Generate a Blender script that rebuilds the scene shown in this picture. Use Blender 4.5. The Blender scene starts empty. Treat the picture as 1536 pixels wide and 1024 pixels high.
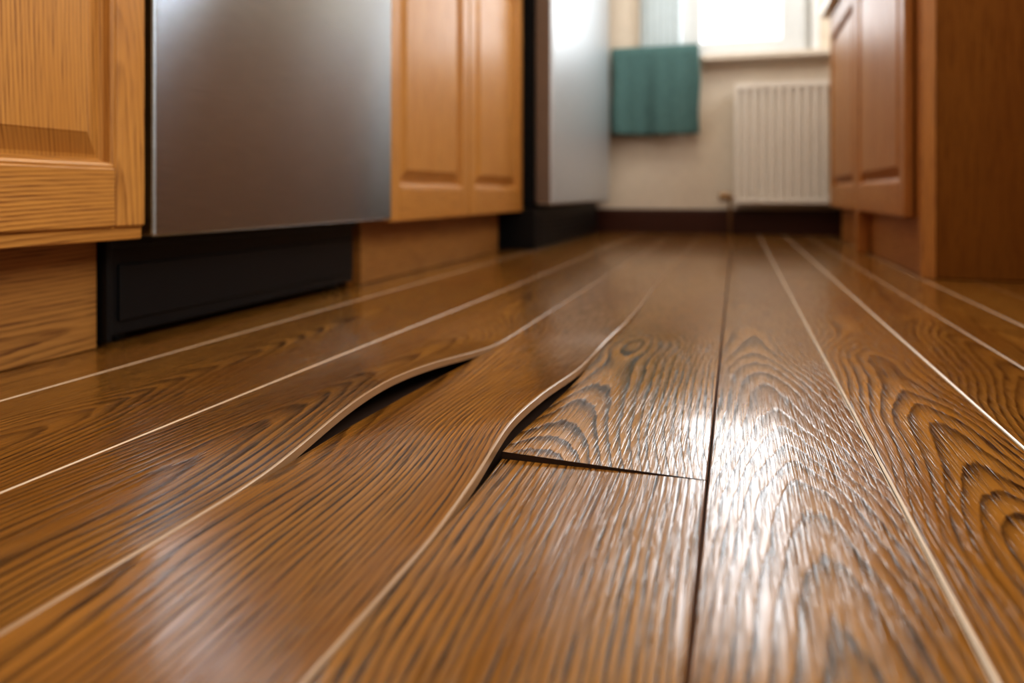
import bpy, math, random
from mathutils import Vector
random.seed(7)
sc = bpy.context.scene
COL = sc.collection

# ------------------------------------------------------------ node helpers
class NT:
    def __init__(s, name):
        s.m = bpy.data.materials.new(name); s.m.use_nodes = True
        s.t = s.m.node_tree; s.b = s.t.nodes['Principled BSDF']
    def n(s, typ, **kw):
        x = s.t.nodes.new(typ)
        for k, v in kw.items(): setattr(x, k, v)
        return x
    def put(s, sock, v):
        if isinstance(v, (int, float)): sock.default_value = v
        elif isinstance(v, (tuple, list)): sock.default_value = v
        else: s.t.links.new(v, sock)
    def math(s, op, a, b=None, c=None, clamp=False):
        x = s.n('ShaderNodeMath', operation=op, use_clamp=clamp)
        s.put(x.inputs[0], a)
        if b is not None: s.put(x.inputs[1], b)
        if c is not None: s.put(x.inputs[2], c)
        return x.outputs[0]
    def comb(s, a, b, c):
        x = s.n('ShaderNodeCombineXYZ')
        for i, v in enumerate((a, b, c)): s.put(x.inputs[i], v)
        return x.outputs[0]
    def noise(s, vec, scale=1.0, detail=2.0, rough=0.5):
        x = s.n('ShaderNodeTexNoise'); s.put(x.inputs['Vector'], vec)
        x.inputs['Scale'].default_value = scale; x.inputs['Detail'].default_value = detail
        x.inputs['Roughness'].default_value = rough
        return x.outputs['Fac']
    def mix(s, f, a, b):
        x = s.n('ShaderNodeMix', data_type='RGBA')
        s.put(x.inputs[0], f); s.put(x.inputs[6], a); s.put(x.inputs[7], b)
        return x.outputs[2]
    def rng(s, v, a, b, c, d):
        x = s.n('ShaderNodeMapRange'); s.put(x.inputs[0], v)
        for i, q in enumerate((a, b, c, d)): x.inputs[i+1].default_value = q
        return x.outputs[0]
    def bump(s, h, strength, dist):
        x = s.n('ShaderNodeBump'); s.put(x.inputs['Height'], h)
        x.inputs['Strength'].default_value = strength; x.inputs['Distance'].default_value = dist
        s.t.links.new(x.outputs[0], s.b.inputs['Normal'])
    def set(s, **kw):
        for k, v in kw.items(): s.put(s.b.inputs[k.replace('_', ' ')], v)

def plain(name, col, rough=0.5, metal=0.0, bumpscale=0, bumpstr=0.1, **kw):
    t = NT(name)
    tc = t.n('ShaderNodeTexCoord').outputs['Object']
    nz = t.noise(tc, 35, 3)
    c2 = tuple(x*0.86 for x in col) + (1,)
    t.set(Base_Color=t.mix(nz, c2, tuple(col)+(1,)), Roughness=rough, Metallic=metal)
    for k, v in kw.items(): t.b.inputs[k.replace('_', ' ')].default_value = v
    if bumpscale: t.bump(t.noise(tc, bumpscale, 3), bumpstr, 0.002)
    return t.m

def wood_core(t, u, v, seed, light, mid, dark, ringw=0.006, tilt=0.22, contrast=1.0, pore=1.0, poreu=700.0, wob=0.012, wv=3.0, w2a=0.6, offamp=0.20, patchlo=0.45):
    """growth-ring slice of a tapering log -> nested cathedral figure. u across, v along (metres)."""
    sfr = lambda k: t.math('FRACT', t.math('MULTIPLY', seed, k))
    n0 = t.noise(t.comb(t.math('MULTIPLY', v, 2.6), t.math('MULTIPLY', seed, 37.0), 0.0), 1, 1)
    kk = t.math('MULTIPLY', t.math('SUBTRACT', sfr(33.7), 0.62), tilt)
    h = t.math('MULTIPLY', v, kk)
    h = t.math('ADD', h, t.math('MULTIPLY_ADD', sfr(57.1), -0.09, -0.02))
    h = t.math('ADD', h, t.math('MULTIPLY', t.math('SUBTRACT', n0, 0.5), 0.07))
    off = t.math('MULTIPLY', t.math('SUBTRACT', sfr(71.3), 0.5), offamp)
    off = t.math('ADD', off, t.math('MULTIPLY', t.math('SUBTRACT', t.noise(t.comb(t.math('MULTIPLY', v, 0.9), t.math('MULTIPLY', seed, 91.0), 4.0), 1, 0), 0.5), 0.10))
    w1 = t.noise(t.comb(t.math('MULTIPLY', u, 20.0), t.math('MULTIPLY', v, wv), t.math('MULTIPLY', seed, 13.0)), 1, 2)
    w2 = t.noise(t.comb(t.math('MULTIPLY', u, 120.0), t.math('MULTIPLY', v, 16.0), t.math('MULTIPLY', seed, 17.0)), 1, 3, 0.6)
    uu = t.math('ADD', u, off)
    r = t.math('SQRT', t.math('ADD', t.math('MULTIPLY', uu, uu), t.math('MULTIPLY', h, h)))
    r = t.math('ADD', r, t.math('MULTIPLY', t.math('SQRT', t.math('MULTIPLY_ADD', uu, uu, 0.0002)), 0.30))
    r = t.math('ADD', r, t.math('MULTIPLY', t.math('SUBTRACT', w1, 0.5), wob))
    r = t.math('ADD', r, t.math('MULTIPLY', t.math('SUBTRACT', w2, 0.5), ringw*w2a))
    fr = t.math('FRACT', t.math('DIVIDE', r, ringw))
    saw = t.math('POWER', fr, 2.2)
    fall = t.rng(fr, 0.84, 1.0, 1.0, 0.0)
    band = t.math('MULTIPLY', saw, fall)
    p1 = t.noise(t.comb(t.math('MULTIPLY', u, poreu), t.math('MULTIPLY', v, 14.0), t.math('MULTIPLY', seed, 5.0)), 1, 2, 0.6)
    por = t.rng(p1, 0.48, 0.66, 0.0, 1.0)
    patch = t.noise(t.comb(t.math('MULTIPLY', u, 14.0), t.math('MULTIPLY', v, 2.5), t.math('MULTIPLY', seed, 29.0)), 1, 3)
    amt = t.math('MULTIPLY', band, t.rng(patch, 0.3, 0.68, patchlo*contrast, 1.35*contrast))
    amt = t.math('ADD', amt, t.math('MULTIPLY', por, t.math('MULTIPLY_ADD', band, 0.6*pore, 0.30*pore)), clamp=True)
    base = t.mix(t.rng(patch, 0.3, 0.7, 0, 1), mid, light)
    col = t.mix(amt, base, dark)
    return col, band, por, patch

def cab_wood(name, mode, light, mid, dark, rough=0.40, contrast=0.66, ringw=0.0060, seedv=0.3, tilt=0.12, coat=0.12):
    t = NT(name)
    g = t.n('ShaderNodeSeparateXYZ'); t.t.links.new(t.n('ShaderNodeTexCoord').outputs['Object'], g.inputs[0])
    x, y, z = g.outputs
    s = t.math('ADD', x, y)
    u, v = (s, z) if mode == 'V' else (z, s)
    oi = t.n('ShaderNodeObjectInfo').outputs['Random']
    seed = t.math('ADD', oi, seedv)
    col, band, por, patch = wood_core(t, u, v, seed, light, mid, dark, ringw, tilt, contrast, 0.8, 420.0, 0.008, 1.5)
    t.set(Base_Color=col, Roughness=t.math('MULTIPLY_ADD', por, 0.1, rough), Coat_Weight=coat, Coat_Roughness=0.2)
    t.bump(t.math('MULTIPLY', por, -1.0), 0.12, 0.0006)
    return t.m

L1, M1, D1 = (0.55, 0.268, 0.064, 1), (0.45, 0.198, 0.040, 1), (0.21, 0.075, 0.011, 1)
oakV = cab_wood('honey_oak_vertical', 'V', L1, M1, D1)
oakH = cab_wood('honey_oak_horizontal', 'H', L1, M1, D1, contrast=0.9)
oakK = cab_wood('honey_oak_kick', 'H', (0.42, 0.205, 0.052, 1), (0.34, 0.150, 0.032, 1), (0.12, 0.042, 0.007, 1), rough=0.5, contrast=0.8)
L2, M2, D2 = (0.48, 0.208, 0.045, 1), (0.39, 0.15, 0.027, 1), (0.16, 0.05, 0.008, 1)
redV = cab_wood('red_oak_vertical', 'V', L2, M2, D2, contrast=0.5, rough=0.42, coat=0.0)
redH = cab_wood('red_oak_horizontal', 'H', L2, M2, D2, contrast=0.5, rough=0.45, coat=0.0)
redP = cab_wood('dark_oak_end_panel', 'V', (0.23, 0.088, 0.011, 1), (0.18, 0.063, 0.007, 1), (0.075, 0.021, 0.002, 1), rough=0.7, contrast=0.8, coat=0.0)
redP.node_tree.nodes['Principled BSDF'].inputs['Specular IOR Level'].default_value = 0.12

# floor wood
t = NT('floor_oak_lacquered')
uvn = t.n('ShaderNodeUVMap', uv_map='UVMap'); sp = t.n('ShaderNodeSeparateXYZ'); t.t.links.new(uvn.outputs[0], sp.inputs[0])
at = t.n('ShaderNodeAttribute', attribute_name='rnd')
seed = at.outputs['Fac']
col, band, por, patch = wood_core(t, sp.outputs[0], sp.outputs[1], seed,
    (0.36, 0.170, 0.034, 1), (0.20, 0.081, 0.0145, 1), (0.020, 0.008, 0.003, 1), 0.0052, 0.20, 1.12, 1.1, 620.0, patchlo=0.4)
tone = t.rng(t.math('FRACT', t.math('MULTIPLY', seed, 7.31)), 0, 1, 0.88, 1.1)
hs = t.n('ShaderNodeHueSaturation'); t.put(hs.inputs['Value'], tone); t.put(hs.inputs['Color'], col)
t.set(Base_Color=hs.outputs[0], Roughness=t.math('MULTIPLY_ADD', por, 0.08, 0.13), Specular_IOR_Level=0.5,
      Coat_Weight=0.15, Coat_Roughness=0.08)
wav = t.noise(t.comb(t.math('MULTIPLY', sp.outputs[0], 330.0), t.math('MULTIPLY', sp.outputs[1], 8.0), seed), 1, 2)
hgt = t.math('ADD', t.math('MULTIPLY', band, -0.6), t.math('ADD', t.math('MULTIPLY', por, -0.4), t.math('MULTIPLY', wav, 0.95)))
t.bump(hgt, 0.58, 0.0005)
floor_mat = t.m

edge_glint = plain('plank_bevel_glint', (0.56, 0.41, 0.29), 0.25)  # window glint along the seams, put into the bevel colour
edge_glint_bright = plain('plank_bevel_glint_bright', (0.80, 0.68, 0.55), 0.25)  # stronger seam glint, painted as a lighter bevel
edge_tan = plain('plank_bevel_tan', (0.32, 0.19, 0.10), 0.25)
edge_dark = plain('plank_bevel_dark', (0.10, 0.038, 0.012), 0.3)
under = plain('plank_underside', (0.05, 0.022, 0.009), 0.8)

# steel
def steel(name, col, rough, an=0.85, metal=1.0):
    t = NT(name)
    g = t.n('ShaderNodeSeparateXYZ'); t.t.links.new(t.n('ShaderNodeTexCoord').outputs['Object'], g.inputs[0])
    x, y, z = g.outputs
    br = t.noise(t.comb(t.math('MULTIPLY', y, 16.0), t.math('MULTIPLY', z, 1000.0), 0.0), 1, 2, 0.6)
    br = t.rng(br, 0.3, 0.7, 0.0, 1.0)
    c = t.mix(br, tuple(q*0.78 for q in col)+(1,), tuple(col)+(1,))
    t.set(Base_Color=c, Metallic=metal, Roughness=rough, Anisotropic=an)
    t.put(t.b.inputs['Tangent'], t.comb(0.0, 0.0, 1.0))
    return t.m
steel_d = steel('brushed_steel', (0.47, 0.53, 0.60), 0.21, 0.95)
steel_f = steel('fridge_steel', (0.60, 0.63, 0.66), 0.42, 0.0, 0.65)
steel_side = plain('fridge_door_edge', (0.20, 0.15, 0.12), 0.4, 0.3)
black = plain('black_plastic', (0.008, 0.008, 0.009), 0.42, Specular_IOR_Level=0.3)
blackm = plain('black_matte_steel', (0.005, 0.005, 0.006), 0.6, Specular_IOR_Level=0.2)
wallm = plain('wall_paint_cream', (0.76, 0.66, 0.54), 0.8, 0, 200, 0.05)
ceilm = plain('ceiling_paint', (0.8, 0.79, 0.76), 0.9)
white = plain('white_gloss_paint', (0.80, 0.81, 0.80), 0.35)
framem = plain('window_frame_pvc', (0.68, 0.70, 0.70), 0.4)
radm = plain('radiator_enamel', (0.92, 0.87, 0.80), 0.35)
sillm = plain('sill_paint', (0.76, 0.68, 0.58), 0.4)
skirt = plain('dark_skirting', (0.060, 0.019, 0.010), 0.45, Specular_IOR_Level=0.3)
counter = plain('beige_laminate', (0.68, 0.56, 0.42), 0.35)
brass = plain('aged_brass', (0.30, 0.18, 0.09), 0.4, 0.8)
chrome = plain('chrome', (0.7, 0.7, 0.7), 0.15, 1.0)

t = NT('teal_terry_cloth')
tc = t.n('ShaderNodeTexCoord').outputs['Object']
g = t.n('ShaderNodeSeparateXYZ'); t.t.links.new(tc, g.inputs[0])
st = t.math('SINE', t.math('MULTIPLY', g.outputs[2], 200.0))
f = t.math('MULTIPLY_ADD', st, 0.3, t.noise(tc, 60, 3))
t.set(Base_Color=t.mix(f, (0.052, 0.110, 0.108, 1), (0.095, 0.195, 0.185, 1)), Roughness=0.95, Sheen_Weight=0.2)
t.bump(t.noise(tc, 400, 2), 0.5, 0.003)
towelm = t.m

t = NT('sheer_curtain'); tc = t.n('ShaderNodeTexCoord').outputs['Object']
t.set(Base_Color=t.mix(t.noise(tc, 20), (0.46, 0.52, 0.53, 1), (0.56, 0.62, 0.63, 1)), Roughness=0.9)
tr = t.n('ShaderNodeBsdfTranslucent'); tr.inputs[0].default_value = (0.48, 0.53, 0.55, 1)
ms = t.n('ShaderNodeMixShader'); ms.inputs[0].default_value = 0.06
out = t.t.nodes['Material Output']
t.t.links.new(t.b.outputs[0], ms.inputs[1]); t.t.links.new(tr.outputs[0], ms.inputs[2]); t.t.links.new(ms.outputs[0], out.inputs[0])
curtm = t.m

# ------------------------------------------------------------ mesh helpers
def empty(name, loc=(0, 0, 0)):
    e = bpy.data.objects.new(name, None); e.location = loc; e.empty_display_size = 0.1
    COL.objects.link(e); return e
def mkobj(name, verts, faces, mats, mi=None, parent=None, smooth=None):
    me = bpy.data.meshes.new(name); me.from_pydata(verts, [], faces)
    for m in (mats if isinstance(mats, (list, tuple)) else [mats]): me.materials.append(m)
    if mi: me.polygons.foreach_set('material_index', mi)
    if smooth is not None:
        me.polygons.foreach_set('use_smooth', [smooth]*len(faces) if isinstance(smooth, bool) else smooth)
    me.update()
    o = bpy.data.objects.new(name, me); COL.objects.link(o)
    if parent: o.parent = parent
    return o
BF = [(0, 3, 2, 1), (4, 5, 6, 7), (0, 1, 5, 4), (1, 2, 6, 5), (2, 3, 7, 6), (3, 0, 4, 7)]
def boxes(name, lst, mats, parent=None, bevel=0.0, seg=2):
    V, F, M = [], [], []
    for b in lst:
        x0, x1, y0, y1, z0, z1 = b[:6]; k = b[6] if len(b) > 6 else 0
        n = len(V)
        V += [(x0, y0, z0), (x1, y0, z0), (x1, y1, z0), (x0, y1, z0), (x0, y0, z1), (x1, y0, z1), (x1, y1, z1), (x0, y1, z1)]
        F += [tuple(n+i for i in f) for f in BF]; M += [k]*6
    o = mkobj(name, V, F, mats, M, parent)
    if bevel:
        m = o.modifiers.new('bevel', 'BEVEL'); m.width = bevel; m.segments = seg; m.limit_method = 'ANGLE'
        m.harden_normals = True
        for p in o.data.polygons: p.use_smooth = True
    return o

def cyl(name, p0, p1, r, mat, parent=None, n=20, r2=None):
    p0, p1 = Vector(p0), Vector(p1); d = (p1-p0).normalized()
    a = d.orthogonal().normalized(); b = d.cross(a); r2 = r if r2 is None else r2
    V, F = [], []
    for i in range(n):
        q = 2*math.pi*i/n; w = a*math.cos(q)+b*math.sin(q)
        V += [tuple(p0+w*r), tuple(p1+w*r2)]
    for i in range(n):
        j = (i+1) % n; F.append((2*i, 2*j, 2*j+1, 2*i+1))
    F.append(tuple(2*i for i in range(n))[::-1]); F.append(tuple(2*i+1 for i in range(n)))
    o = mkobj(name, V, F, mat, None, parent, True)
    m = o.modifiers.new('b', 'BEVEL'); m.width = r*0.15; m.segments = 2; m.limit_method = 'ANGLE'
    return o

# ------------------------------------------------------------ floor
S0 = [-1.26, -1.13, -0.99, -0.86, -0.74, -0.612, -0.424, -0.288, -0.1515, -0.0175, 0.091, 0.194, 0.282, 0.372, 0.47, 0.58, 0.70, 0.84, 1.0]
iA, iB, iC = 7, 8, 9
def sstep(a, b, x):
    t_ = min(1, max(0, (x-a)/(b-a))); return t_*t_*(3-2*t_)
def hump(y, a, p, b):
    return sstep(a, p, y) if y < p else 1-sstep(p, b, y)
def seam(i, Y):
    x = S0[i]
    if i == iA: x += 0.016*sstep(0.60, 0.84, Y) - 0.004*hump(Y, 0.40, 0.53, 0.66)
    if i == iB: x += 0.008*hump(Y, 0.84, 1.02, 1.5) - 0.003*hump(Y, 0.42, 0.52, 0.68) + 0.003*hump(Y, 0.6, 0.72, 0.86)
    if i == 6: x += 0.010*sstep(0.5, 1.4, Y)
    return x
def lift(i, fr, Y):
    z = 0.0
    if i == iA-1:
        z += 0.0175*hump(Y, 0.37, 0.60, 0.90)*fr**1.7
    if i == iB-1:
        z += 0.0165*hump(Y, 0.34, 0.53, 0.90)*fr**1.6
        z += 0.005*hump(Y, 0.82, 0.98, 1.3)*fr**1.6
        z -= 0.0035*hump(Y, 0.36, 0.58, 0.86)*(1-fr)**1.5
    if i == iC-1 and Y > 0.484:
        z += 0.0045*(1-sstep(0.484, 0.62, Y))*(1-fr)**1.2 + 0.0014*hump(Y, .5, .62, .85)*math.sin(fr*math.pi)
    return z
V, F, MI, SM, UV, RN = [], [], [], [], [], []
def grid(rows, uvrows, mat, smooth, rnd, flip=False):
    n0 = len(V); nc = len(rows[0])
    for r, ur in zip(rows, uvrows):
        V.extend(r); UV.extend(ur); RN.extend([rnd]*nc)
    for j in range(len(rows)-1):
        for k in range(nc-1):
            a = n0+j*nc+k; q = (a, a+1, a+1+nc, a+nc)
            F.append(q[::-1] if flip else q); MI.append(mat); SM.append(smooth)
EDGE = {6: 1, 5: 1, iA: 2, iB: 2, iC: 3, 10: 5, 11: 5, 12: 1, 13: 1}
TH, CH, CD, GP = 0.0068, 0.0010, 0.0009, 0.0004
def plank(i, y0, y1, rnd):
    ys = []; y = y0
    while y < y1-1e-6:
        ys.append(y)
        y += 0.008 if 0.2 < y < 1.3 else 0.05
    if y1-ys[-1] < 0.003: ys.pop()
    ys.append(y1)
    N = 18
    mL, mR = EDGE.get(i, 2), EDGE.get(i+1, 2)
    top, tuv, cl, cr, sl, sr, bt = [], [], [], [], [], [], []
    u0 = random.uniform(-0.02, 0.02)
    for Y in ys:
        xl, xr = seam(i, Y)+GP, seam(i+1, Y)-GP; w = xr-xl
        chl = CH*(1.5 if mL == 5 else 1); ch = CH*(1.8 if (i in (iA-1, iB-1)) else 1)
        a, b = chl/w, 1-ch/w
        P = lambda fr, dz=0.0: (xl+fr*w, Y, lift(i, fr, Y)+dz)
        frs = [a+(b-a)*k/(N-1) for k in range(N)]
        top.append([P(q) for q in frs]); tuv.append([((q-.5)*w+u0, Y) for q in frs])
        cl.append([P(0, -CD), P(a*0.45, -CD*0.35), P(a)]); cr.append([P(b), P(1-(1-b)*0.45, -CD*0.35), P(1, -CD)])
        sl.append([P(0, -TH), P(0, -CD)]); sr.append([P(1, -CD), P(1, -TH)])
        bt.append([P(k/6, -TH) for k in range(7)])
    z = lambda R: [[(0, 0)]*len(r) for r in R]
    grid(top, tuv, 0, True, rnd)
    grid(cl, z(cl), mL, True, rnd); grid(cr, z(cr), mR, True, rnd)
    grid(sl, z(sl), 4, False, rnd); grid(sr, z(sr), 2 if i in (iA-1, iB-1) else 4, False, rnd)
    grid(bt, z(bt), 4, False, rnd, True)
    for R, fl in ((0, False), (-1, True)):
        e = [[(p[0], p[1], p[2]) for p in bt[R]],
             [(p[0], p[1], p[2]+TH-0.0003) for p in bt[R]]]
        grid(e, z(e), 4, False, rnd, fl)
def pick(tilt, depth, off, tag):
    """seed whose hashed figure parameters are closest to the wanted ones"""
    rg = random.Random(tag); best = None
    for _ in range(6000):
        s = rg.random(); f = lambda k: (s*k) % 1.0
        e = (f(33.7)-tilt)**2+(f(57.1)-depth)**2+(f(71.3)-off)**2
        if best is None or e < best[0]: best = (e, s)
    return best[1]
SEEDS = {(5, 1): pick(0.15, 0.1, 0.55, 1), (6, 1): pick(0.10, 0.15, 0.45, 2), (7, 1): pick(0.35, 0.4, 0.85, 3),
         (8, 0): pick(0.3, 0.5, 0.92, 4), (8, 1): pick(0.05, 0.1, 0.52, 5), (9, 1): pick(0.12, 0.1, 0.52, 6),
         (10, 1): pick(0.2, 0.2, 0.62, 7), (11, 0): pick(0.1, 0.2, 0.35, 8)}
joints = {iC-1: [0.484, 2.05], iA-1: [-0.4, 1.75], iB-1: [-0.55, 1.95], iC: [-0.3, 1.30], 10: [-0.2, 1.75], 11: [1.15, 2.6], 12: [0.1, 1.9], 5: [-.3, 1.35], 4: [.3, 1.9]}
for i in range(len(S0)-1):
    js = joints.get(i, [random.uniform(-0.8, 0.2), random.uniform(1.1, 2.4)])
    c = [-1.6]+js+[3.5]
    for k in range(len(c)-1):
        plank(i, c[k]+0.0007, c[k+1]-0.0007, SEEDS.get((i, k), random.random()))
n = len(V)
V += [(-1.27, -1.6, -0.012), (1.0, -1.6, -0.012), (1.0, 3.5, -0.012), (-1.27, 3.5, -0.012)]
UV += [(0, 0)]*4; RN += [0]*4; F.append((n, n+1, n+2, n+3)); MI.append(4); SM.append(False)
fl = mkobj('floor', V, F, [floor_mat, edge_glint, edge_tan, edge_dark, under, edge_glint_bright], MI, None, SM)
uvl = fl.data.uv_layers.new(name='UVMap')
buf = []
for l in fl.data.loops: buf += UV[l.vertex_index]
uvl.data.foreach_set('uv', buf)
a_ = fl.data.attributes.new('rnd', 'FLOAT', 'POINT'); a_.data.foreach_set('value', RN)

# ------------------------------------------------------------ room shell
CZ = 2.45
WA, WB = 2.48, 3.00
boxes('wall_far', [(-1.27, -0.40, 3.5, 3.65, -0.012, CZ), (0.311, 1.0, 3.5, 3.65, -0.012, CZ),
                   (-0.40, 0.311, 3.5, 3.65, -0.012, 0.80), (-0.40, 0.311, 3.5, 3.65, 2.0, CZ)], wallm)
boxes('wall_left', [(-1.39, -1.27, -1.6, 3.65, -0.012, CZ)], wallm)
boxes('wall_right', [(1.0, 1.12, -1.6, -0.5, -0.012, CZ), (1.0, 1.12, 0.95, WA, -0.012, CZ), (1.0, 1.12, WB, 3.65, -0.012, CZ),
                     (1.0, 1.12, -0.5, 0.95, -0.012, 0.85), (1.0, 1.12, -0.5, 0.95, 2.05, CZ),
                     (1.0, 1.12, WA, WB, -0.012, 1.0), (1.0, 1.12, WA, WB, 2.05, CZ)], wallm)
boxes('wall_rear', [(-1.39, 1.12, -1.72, -1.6, -0.012, CZ)], wallm)
boxes('ceiling', [(-1.39, 1.12, -1.72, 3.65, CZ, CZ+0.1)], ceilm)
boxes('baseboard_far', [(-1.27, 1.0, 3.478, 3.5, 0, 0.098), (-1.27, 1.0, 3.484, 3.5, 0.098, 0.108)], skirt, None, 0.003)

w1 = empty('window_1')
boxes('frame', [(-0.40, -0.37, 3.51, 3.61, 0.81, 2.0), (-0.245, -0.155, 3.512, 3.608, 0.865, 1.95), (0.188, 0.311, 3.51, 3.61, 0.81, 2.0),
                (-0.372, 0.190, 3.516, 3.604, 0.805, 0.868), (-0.372, 0.190, 3.516, 3.604, 1.93, 2.0)], framem, w1, 0.004)
boxes('casing', [(-0.43, -0.40, 3.485, 3.515, 0.80, 2.03), (0.311, 0.345, 3.485, 3.515, 0.80, 2.03), (-0.43, 0.345, 3.485, 3.515, 2.0, 2.035)], white, w1, 0.003)
boxes('handle', [(0.205, 0.222, 3.49, 3.512, 1.30, 1.42)], white, w1, 0.004)
boxes('window_sill', [(-0.145, 0.44, 3.43, 3.5, 0.772, 0.800), (-0.40, 0.311, 3.5, 3.60, 0.790, 0.806), (-0.135, 0.42, 3.465, 3.5, 0.755, 0.772)], sillm, None, 0.004, 3)
def added_sidewin(name, y0, y1, z0, z1):
    w = empty(name); m = (y0+y1)/2
    boxes('frame', [(1.03, 1.08, y0, y0+.045, z0, z1), (1.032, 1.078, m-.025, m+.025, z0+.04, z1-.04), (1.03, 1.08, y1-.045, y1, z0, z1),
                (1.035, 1.075, y0+.04, y1-.04, z0, z0+.05), (1.035, 1.075, y0+.04, y1-.04, z1-.05, z1)], white, w, 0.004)
added_sidewin('added_window_2', -0.5, 0.95, 0.85, 2.05)  # unseen window, added for side fill on the left cabinets
added_sidewin('added_window_3', WA, WB, 1.0, 2.05)  # unseen window, added to throw glare on the dishwasher steel

# sheer curtain on left sash
V, F = [], []
for j in range(30):
    for k in range(60):
        u = k/59
        V.append((-0.42+0.175*u, 3.475+0.006*math.sin(u*38+0.2*math.sin(j*.5)), 0.83+1.17*j/29))
for j in range(29):
    for k in range(59):
        a = j*60+k; F.append((a, a+1, a+61, a+60))
mkobj('sheer_curtain', V, F, curtm, None, None, True)

# ------------------------------------------------------------ cabinets
def door(name, parent, y0, y1, z0, z1, xf, sg, mats, fw=0.042, th=0.02):
    """frame-and-raised-panel door, face at x=xf, facing sg (+1 => +X)."""
    xb = xf-sg*th
    bx = lambda a, b, c, d, m: (min(xb, xf), max(xb, xf), a, b, c, d, m)
    e = 0.0005
    boxes(name+'_frame', [bx(y0, y0+fw, z0, z1, 0), bx(y1-fw, y1, z0, z1, 0),
                          bx(y0+fw+e, y1-fw-e, z0, z0+fw*1.55, 1), bx(y0+fw+e, y1-fw-e, z1-fw*1.55, z1, 1)], mats, parent, 0.0028, 3)
    prof = [(0, -0.002), (0.003, -0.0015), (0.006, -0.004), (0.008, -0.0115), (0.011, -0.0150), (0.015, -0.0145), (0.036, -0.003), (0.0375, -0.0018), (0.040, -0.0018)]
    a0, a1, c0, c1 = y0+fw-0.001, y1-fw+0.001, z0+fw*1.55-0.001, z1-fw*1.55+0.001
    V, F, M = [], [], []
    for ins, dp in prof:
        x = xf+sg*dp
        V += [(x, a0+ins, c0+ins), (x, a1-ins, c0+ins), (x, a1-ins, c1-ins), (x, a0+ins, c1-ins)]
    for r in range(len(prof)-1):
        for k in range(4):
            q = (4*r+k, 4*r+(k+1) % 4, 4*r+4+(k+1) % 4, 4*r+4+k)
            F.append(q if sg > 0 else q[::-1]); M.append(1 if (k in (0, 2) and r < 4) else 0)
    n = len(V)-4; q = (n, n+1, n+2, n+3); F.append(q if sg > 0 else q[::-1]); M.append(0)
    mkobj(name+'_panel', V, F, mats, M, parent)

oak = [oakV, oakH]; red = [redV, redH]
XD = -0.65
c = empty('kitchen_cabinet')
boxes('carcass', [(-1.265, -0.672, -0.95, 0.700, 0.128, 0.868)], [oakV], c, 0.001)
boxes('toe_kick', [(-0.728, -0.710, -0.95, 0.690, 0.0005, 0.127)], [oakK], c, 0.001)
boxes('bottom_rail', [(-0.672, -0.655, -0.95, 0.700, 0.128, 0.150)], [oakH], c, 0.002)
door('door_1', c, 0.21, 0.700, 0.143, 0.86, XD, 1, oak)
door('door_2', c, -0.29, 0.204, 0.143, 0.86, XD, 1, oak)
door('door_3', c, -0.79, -0.296, 0.143, 0.86, XD, 1, oak)
boxes('worktop', [(-1.268, -0.615, -0.95, 0.705, 0.87, 0.908)], counter, c, 0.005)
c = empty('kitchen_cabinet')
boxes('carcass', [(-1.265, -0.672, 1.335, 2.275, 0.128, 0.868)], [oakV], c, 0.001)
boxes('toe_kick', [(-0.728, -0.710, 1.325, 2.21, 0.0005, 0.127)], [oakK], c, 0.001)
door('door_1', c, 1.334, 1.783, 0.123, 0.86, XD, 1, oak, 0.045)
door('door_2', c, 1.791, 2.275, 0.123, 0.86, XD, 1, oak, 0.045)
boxes('worktop', [(-1.268, -0.615, 1.33, 2.278, 0.87, 0.908)], counter, c, 0.005)
c = empty('kitchen_cabinet')
XR = 0.348
boxes('carcass', [(0.372, 0.995, 1.79, 3.15, 0.128, 0.868)], [redV], c, 0.001)
boxes('toe_kick', [(0.385, 0.40, 1.79, 3.10, 0.0005, 0.127)], [redH], c, 0.001)
boxes('plinth_leg', [(0.345, 0.384, 2.44, 2.48, 0.0005, 0.127)], [redV], c, 0.002)
boxes('end_panel', [(0.401, 0.995, 1.757, 1.788, 0.0005, 0.868, 1), (0.372, 0.400, 1.752, 1.788, 0.0005, 0.868, 0)], [redV, redP], c, 0.002)
door('door_1', c, 1.80, 2.485, 0.128, 0.86, XR, -1, red, 0.05)
door('door_2', c, 2.495, 3.145, 0.128, 0.86, XR, -1, red, 0.05)
boxes('worktop', [(0.318, 0.997, 1.74, 3.185, 0.87, 0.915)], counter, c, 0.006)

# ------------------------------------------------------------ dishwasher
d = empty('dishwasher')
boxes('tub', [(-1.25, -0.675, 0.712, 1.325, 0.128, 0.86)], blackm, d, 0.002)
boxes('door_panel', [(-0.674, -0.645, 0.707, 1.329, 0.129, 0.745)], steel_d, d, 0.0045, 4)
boxes('control_panel', [(-0.674, -0.645, 0.707, 1.329, 0.749, 0.862)], steel_d, d, 0.0045, 4)
cyl('handle_bar', (-0.600, 0.76, 0.70), (-0.600, 1.28, 0.70), 0.009, chrome, d)
boxes('handle_mounts', [(-0.645, -0.600, 0.79, 0.80, 0.693, 0.707), (-0.645, -0.600, 1.24, 1.25, 0.693, 0.707)], chrome, d, 0.002)
boxes('toe_panel', [(-0.720, -0.705, 0.700, 1.285, 0.012, 0.119), (-0.705, -0.701, 0.715, 1.27, 0.028, 0.095), (-0.74, -0.699, 0.694, 0.702, 0.006, 0.127),
                    (-0.72, -0.700, 0.700, 1.29, 0.116, 0.127)], black, d, 0.002)
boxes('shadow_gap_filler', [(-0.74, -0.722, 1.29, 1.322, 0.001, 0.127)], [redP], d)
for k, yy in enumerate((0.74, 1.25)):
    cyl('foot_%d' % (k+1), (-0.735, yy, 0.0), (-0.735, yy, 0.03), 0.012, black, d)

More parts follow.
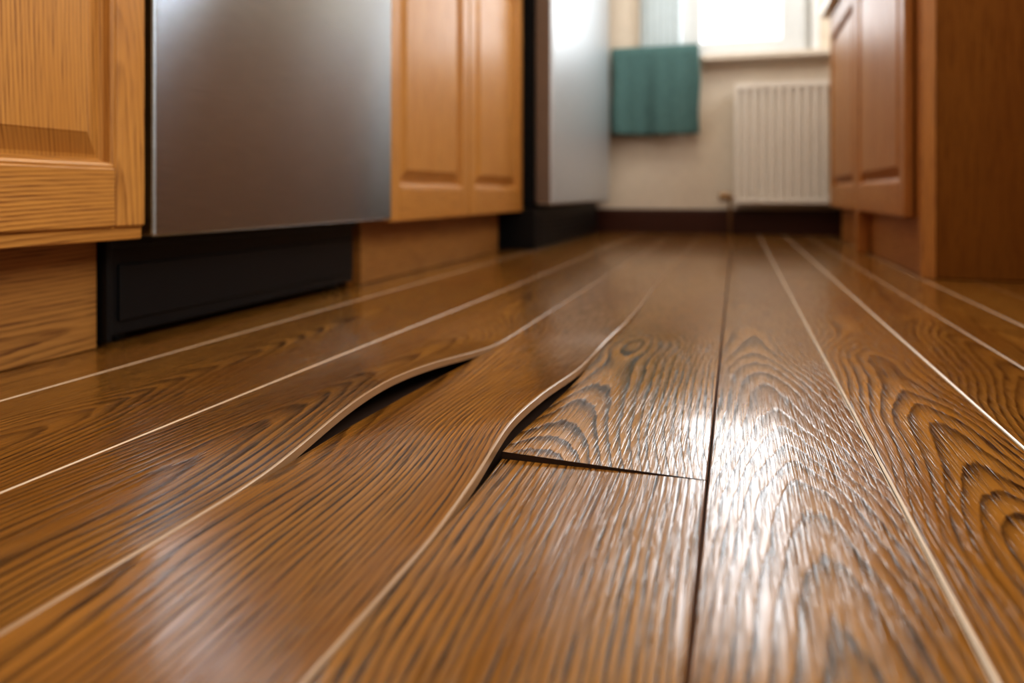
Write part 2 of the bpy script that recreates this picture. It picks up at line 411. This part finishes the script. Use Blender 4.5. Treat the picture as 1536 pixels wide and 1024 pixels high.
# ------------------------------------------------------------ refrigerator
r = empty('refrigerator')
boxes('body', [(-1.24, -0.622, 2.30, 3.40, 0.135, 1.80)], blackm, r, 0.004)
boxes('door_lower', [(-0.616, -0.557, 2.303, 3.397, 0.142, 1.10, 0)], [steel_f], r, 0.010, 5)
boxes('door_upper', [(-0.616, -0.557, 2.303, 3.397, 1.108, 1.80, 0)], [steel_f], r, 0.010, 5)
boxes('door_edge', [(-0.612, -0.566, 2.3005, 2.3035, 0.15, 1.09), (-0.612, -0.566, 2.3005, 2.3035, 1.116, 1.79)], steel_side, r)
boxes('door_gasket', [(-0.622, -0.616, 2.31, 3.39, 0.15, 1.79)], black, r)
boxes('base_grille', [(-1.2, -0.612, 2.285, 3.38, 0.0005, 0.132)] + [(-0.612, -0.606, 2.33, 3.34, 0.02+0.018*k, 0.030+0.018*k) for k in range(5)], black, r, 0.002)
cyl('handle_upper', (-0.51, 3.33, 1.16), (-0.51, 3.33, 1.6), 0.011, chrome, r)
boxes('handle_mounts', [(-0.557, -0.51, 3.325, 3.335, 1.18, 1.20), (-0.557, -0.51, 3.325, 3.335, 1.56, 1.58)], chrome, r)

# ------------------------------------------------------------ radiator
R = empty('radiator')
x0, x1, zb, zt, yf = -0.008, 0.62, 0.140, 0.655, 3.385
V, F = [], []
prof = []
nr = 17; pw = (x1-x0-0.03)/nr
x = x0+0.015; prof.append((x0, yf+0.004)); prof.append((x0+0.004, yf))
for k in range(nr):
    b = x+k*pw
    prof += [(b+pw*0.12, yf), (b+pw*0.24, yf+0.025), (b+pw*0.46, yf+0.025), (b+pw*0.58, yf)]
prof += [(x1-0.004, yf), (x1, yf+0.004)]
zs = [(zb, 0.006), (zb+0.006, 0.0), (zt-0.006, 0.0), (zt, 0.006)]
for (zz, dy) in zs:
    for (px, py) in prof: V.append((px, py+dy, zz))
m_ = len(prof)
for j in range(3):
    for k in range(m_-1):
        a = j*m_+k; F.append((a, a+1, a+1+m_, a+m_))
mkobj('front_panel', V, F, radm, None, R)
boxes('casing', [(x0, x0+0.006, yf+0.002, 3.465, zb, zt), (x1-0.006, x1, yf+0.002, 3.465, zb, zt), (x0, x1, 3.455, 3.465, zb, zt),
                 (x0, x1, yf-0.002, yf+0.012, zt-0.022, zt+0.002), (x0, x1, yf-0.002, yf+0.012, zb-0.002, zb+0.018)]
      + [(x0, x1, yf+0.026+0.009*k, yf+0.029+0.009*k, zt-0.004, zt) for k in range(4)], radm, R, 0.001)
boxes('wall_bracket', [(0.08, 0.11, 3.465, 3.50, 0.25, 0.6), (0.5, 0.53, 3.465, 3.50, 0.25, 0.6)], radm, R)
cyl('valve_body', (-0.035, 3.43, 0.165), (x0, 3.43, 0.165), 0.009, brass, R)
cyl('valve_head', (-0.075, 3.43, 0.165), (-0.033, 3.43, 0.165), 0.018, brass, R)
cyl('pipe', (-0.028, 3.43, 0.0), (-0.028, 3.43, 0.165), 0.0075, brass, R)

# ------------------------------------------------------------ towel on rail
T = empty('hand_towel')
cyl('rail_bar', (-0.553, 3.455, 0.838), (-0.148, 3.455, 0.838), 0.007, chrome, T)
boxes('rail_brackets', [(-0.553, -0.545, 3.455, 3.50, 0.832, 0.844), (-0.158, -0.148, 3.455, 3.50, 0.832, 0.844)], chrome, T, 0.002)
path = []
for k in range(26): path.append((3.439, 0.450+(0.838-0.450)*k/26))
for k in range(9):
    q = math.pi*k/8; path.append((3.455-0.014*math.cos(q), 0.838+0.012*math.sin(q)))
for k in range(16): path.append((3.471, 0.838-0.26*(k+1)/16))
V, F = [], []
nu = 50
for j, (py, pz) in enumerate(path):
    for k in range(nu):
        u = k/(nu-1)
        amp = 0.009*min(1, abs(0.85-pz)/0.25)
        V.append((-0.552+0.392*u+0.004*math.sin(pz*20), py-(amp*math.sin(u*11+1.0)+amp*0.5*math.sin(u*27))*(1 if j < 30 else 0.2)-(0.004 if j < 26 else 0), pz-(0.006*math.sin(u*3.0) if j < 3 else 0)))
for j in range(len(path)-1):
    for k in range(nu-1):
        a = j*nu+k; F.append((a, a+1, a+1+nu, a+nu))
tw = mkobj('cloth', V, F, towelm, None, T, True)
m = tw.modifiers.new('thick', 'SOLIDIFY'); m.thickness = 0.005; m.offset = 0

# ------------------------------------------------------------ added ceiling fill fixtures
for yy in (0.95, 2.5):
    cl = empty('ceiling_fill_fixture')
    boxes('housing', [(-0.35, 0.15, yy-.4, yy+.4, CZ-0.05, CZ-0.002)], white, cl, 0.006)  # unseen housing, added to go with the fill light below it

# ------------------------------------------------------------ lights
def area(name, loc, rot, sx, sy, p, col):
    l = bpy.data.lights.new(name, 'AREA'); l.shape = 'RECTANGLE'; l.size = sx; l.size_y = sy; l.energy = p; l.color = col
    o = bpy.data.objects.new(name, l); o.location = loc; o.rotation_euler = rot; COL.objects.link(o); return o
R90 = math.pi/2
area('daylight_window_1', (-0.045, 3.72, 1.42), (-R90, 0, 0), 1.1, 1.4, 27, (0.95, 0.98, 1.0))
area('fill_window_2', (1.2, 0.22, 1.45), (0, R90, 0), 1.2, 1.5, 32, (1.0, 0.97, 0.93))  # side fill through the added window
area('glare_window_3', (1.2, (WA+WB)/2, 1.52), (0, R90, 0), 1.1, 0.6, 40, (0.96, 0.98, 1.0))  # added light for the steel glare and left cabinets
area('ceiling_fill_light', (-0.1, 0.95, CZ-0.06), (0, 0, 0), 0.45, 0.75, 9, (1.0, 0.90, 0.76))  # added overhead fill, near end
area('ceiling_fill_light', (-0.1, 2.5, CZ-0.06), (0, 0, 0), 0.45, 0.75, 13, (1.0, 0.90, 0.76))  # added overhead fill, far end
w = bpy.data.worlds.new('world'); sc.world = w; w.use_nodes = True
w.node_tree.nodes['Background'].inputs[0].default_value = (0.85, 0.93, 1.0, 1)
w.node_tree.nodes['Background'].inputs[1].default_value = 1.5

# ------------------------------------------------------------ camera
cd = bpy.data.cameras.new('camera'); cam = bpy.data.objects.new('camera', cd); COL.objects.link(cam)
cd.sensor_width = 36; cd.lens = 1120/1536*36; cd.shift_y = -(512-290)/1536
cam.location = (0, 0, 0.18); cam.rotation_euler = (R90, 0, math.atan(337/1120))
cd.clip_start = 0.01
cd.dof.use_dof = True; cd.dof.focus_distance = 0.53; cd.dof.aperture_fstop = 3.7
sc.camera = cam
sc.view_settings.view_transform = 'Standard'
try: sc.view_settings.look = 'Medium High Contrast'
except Exception as e: print('nolook', e)
sc.view_settings.exposure = 0.13
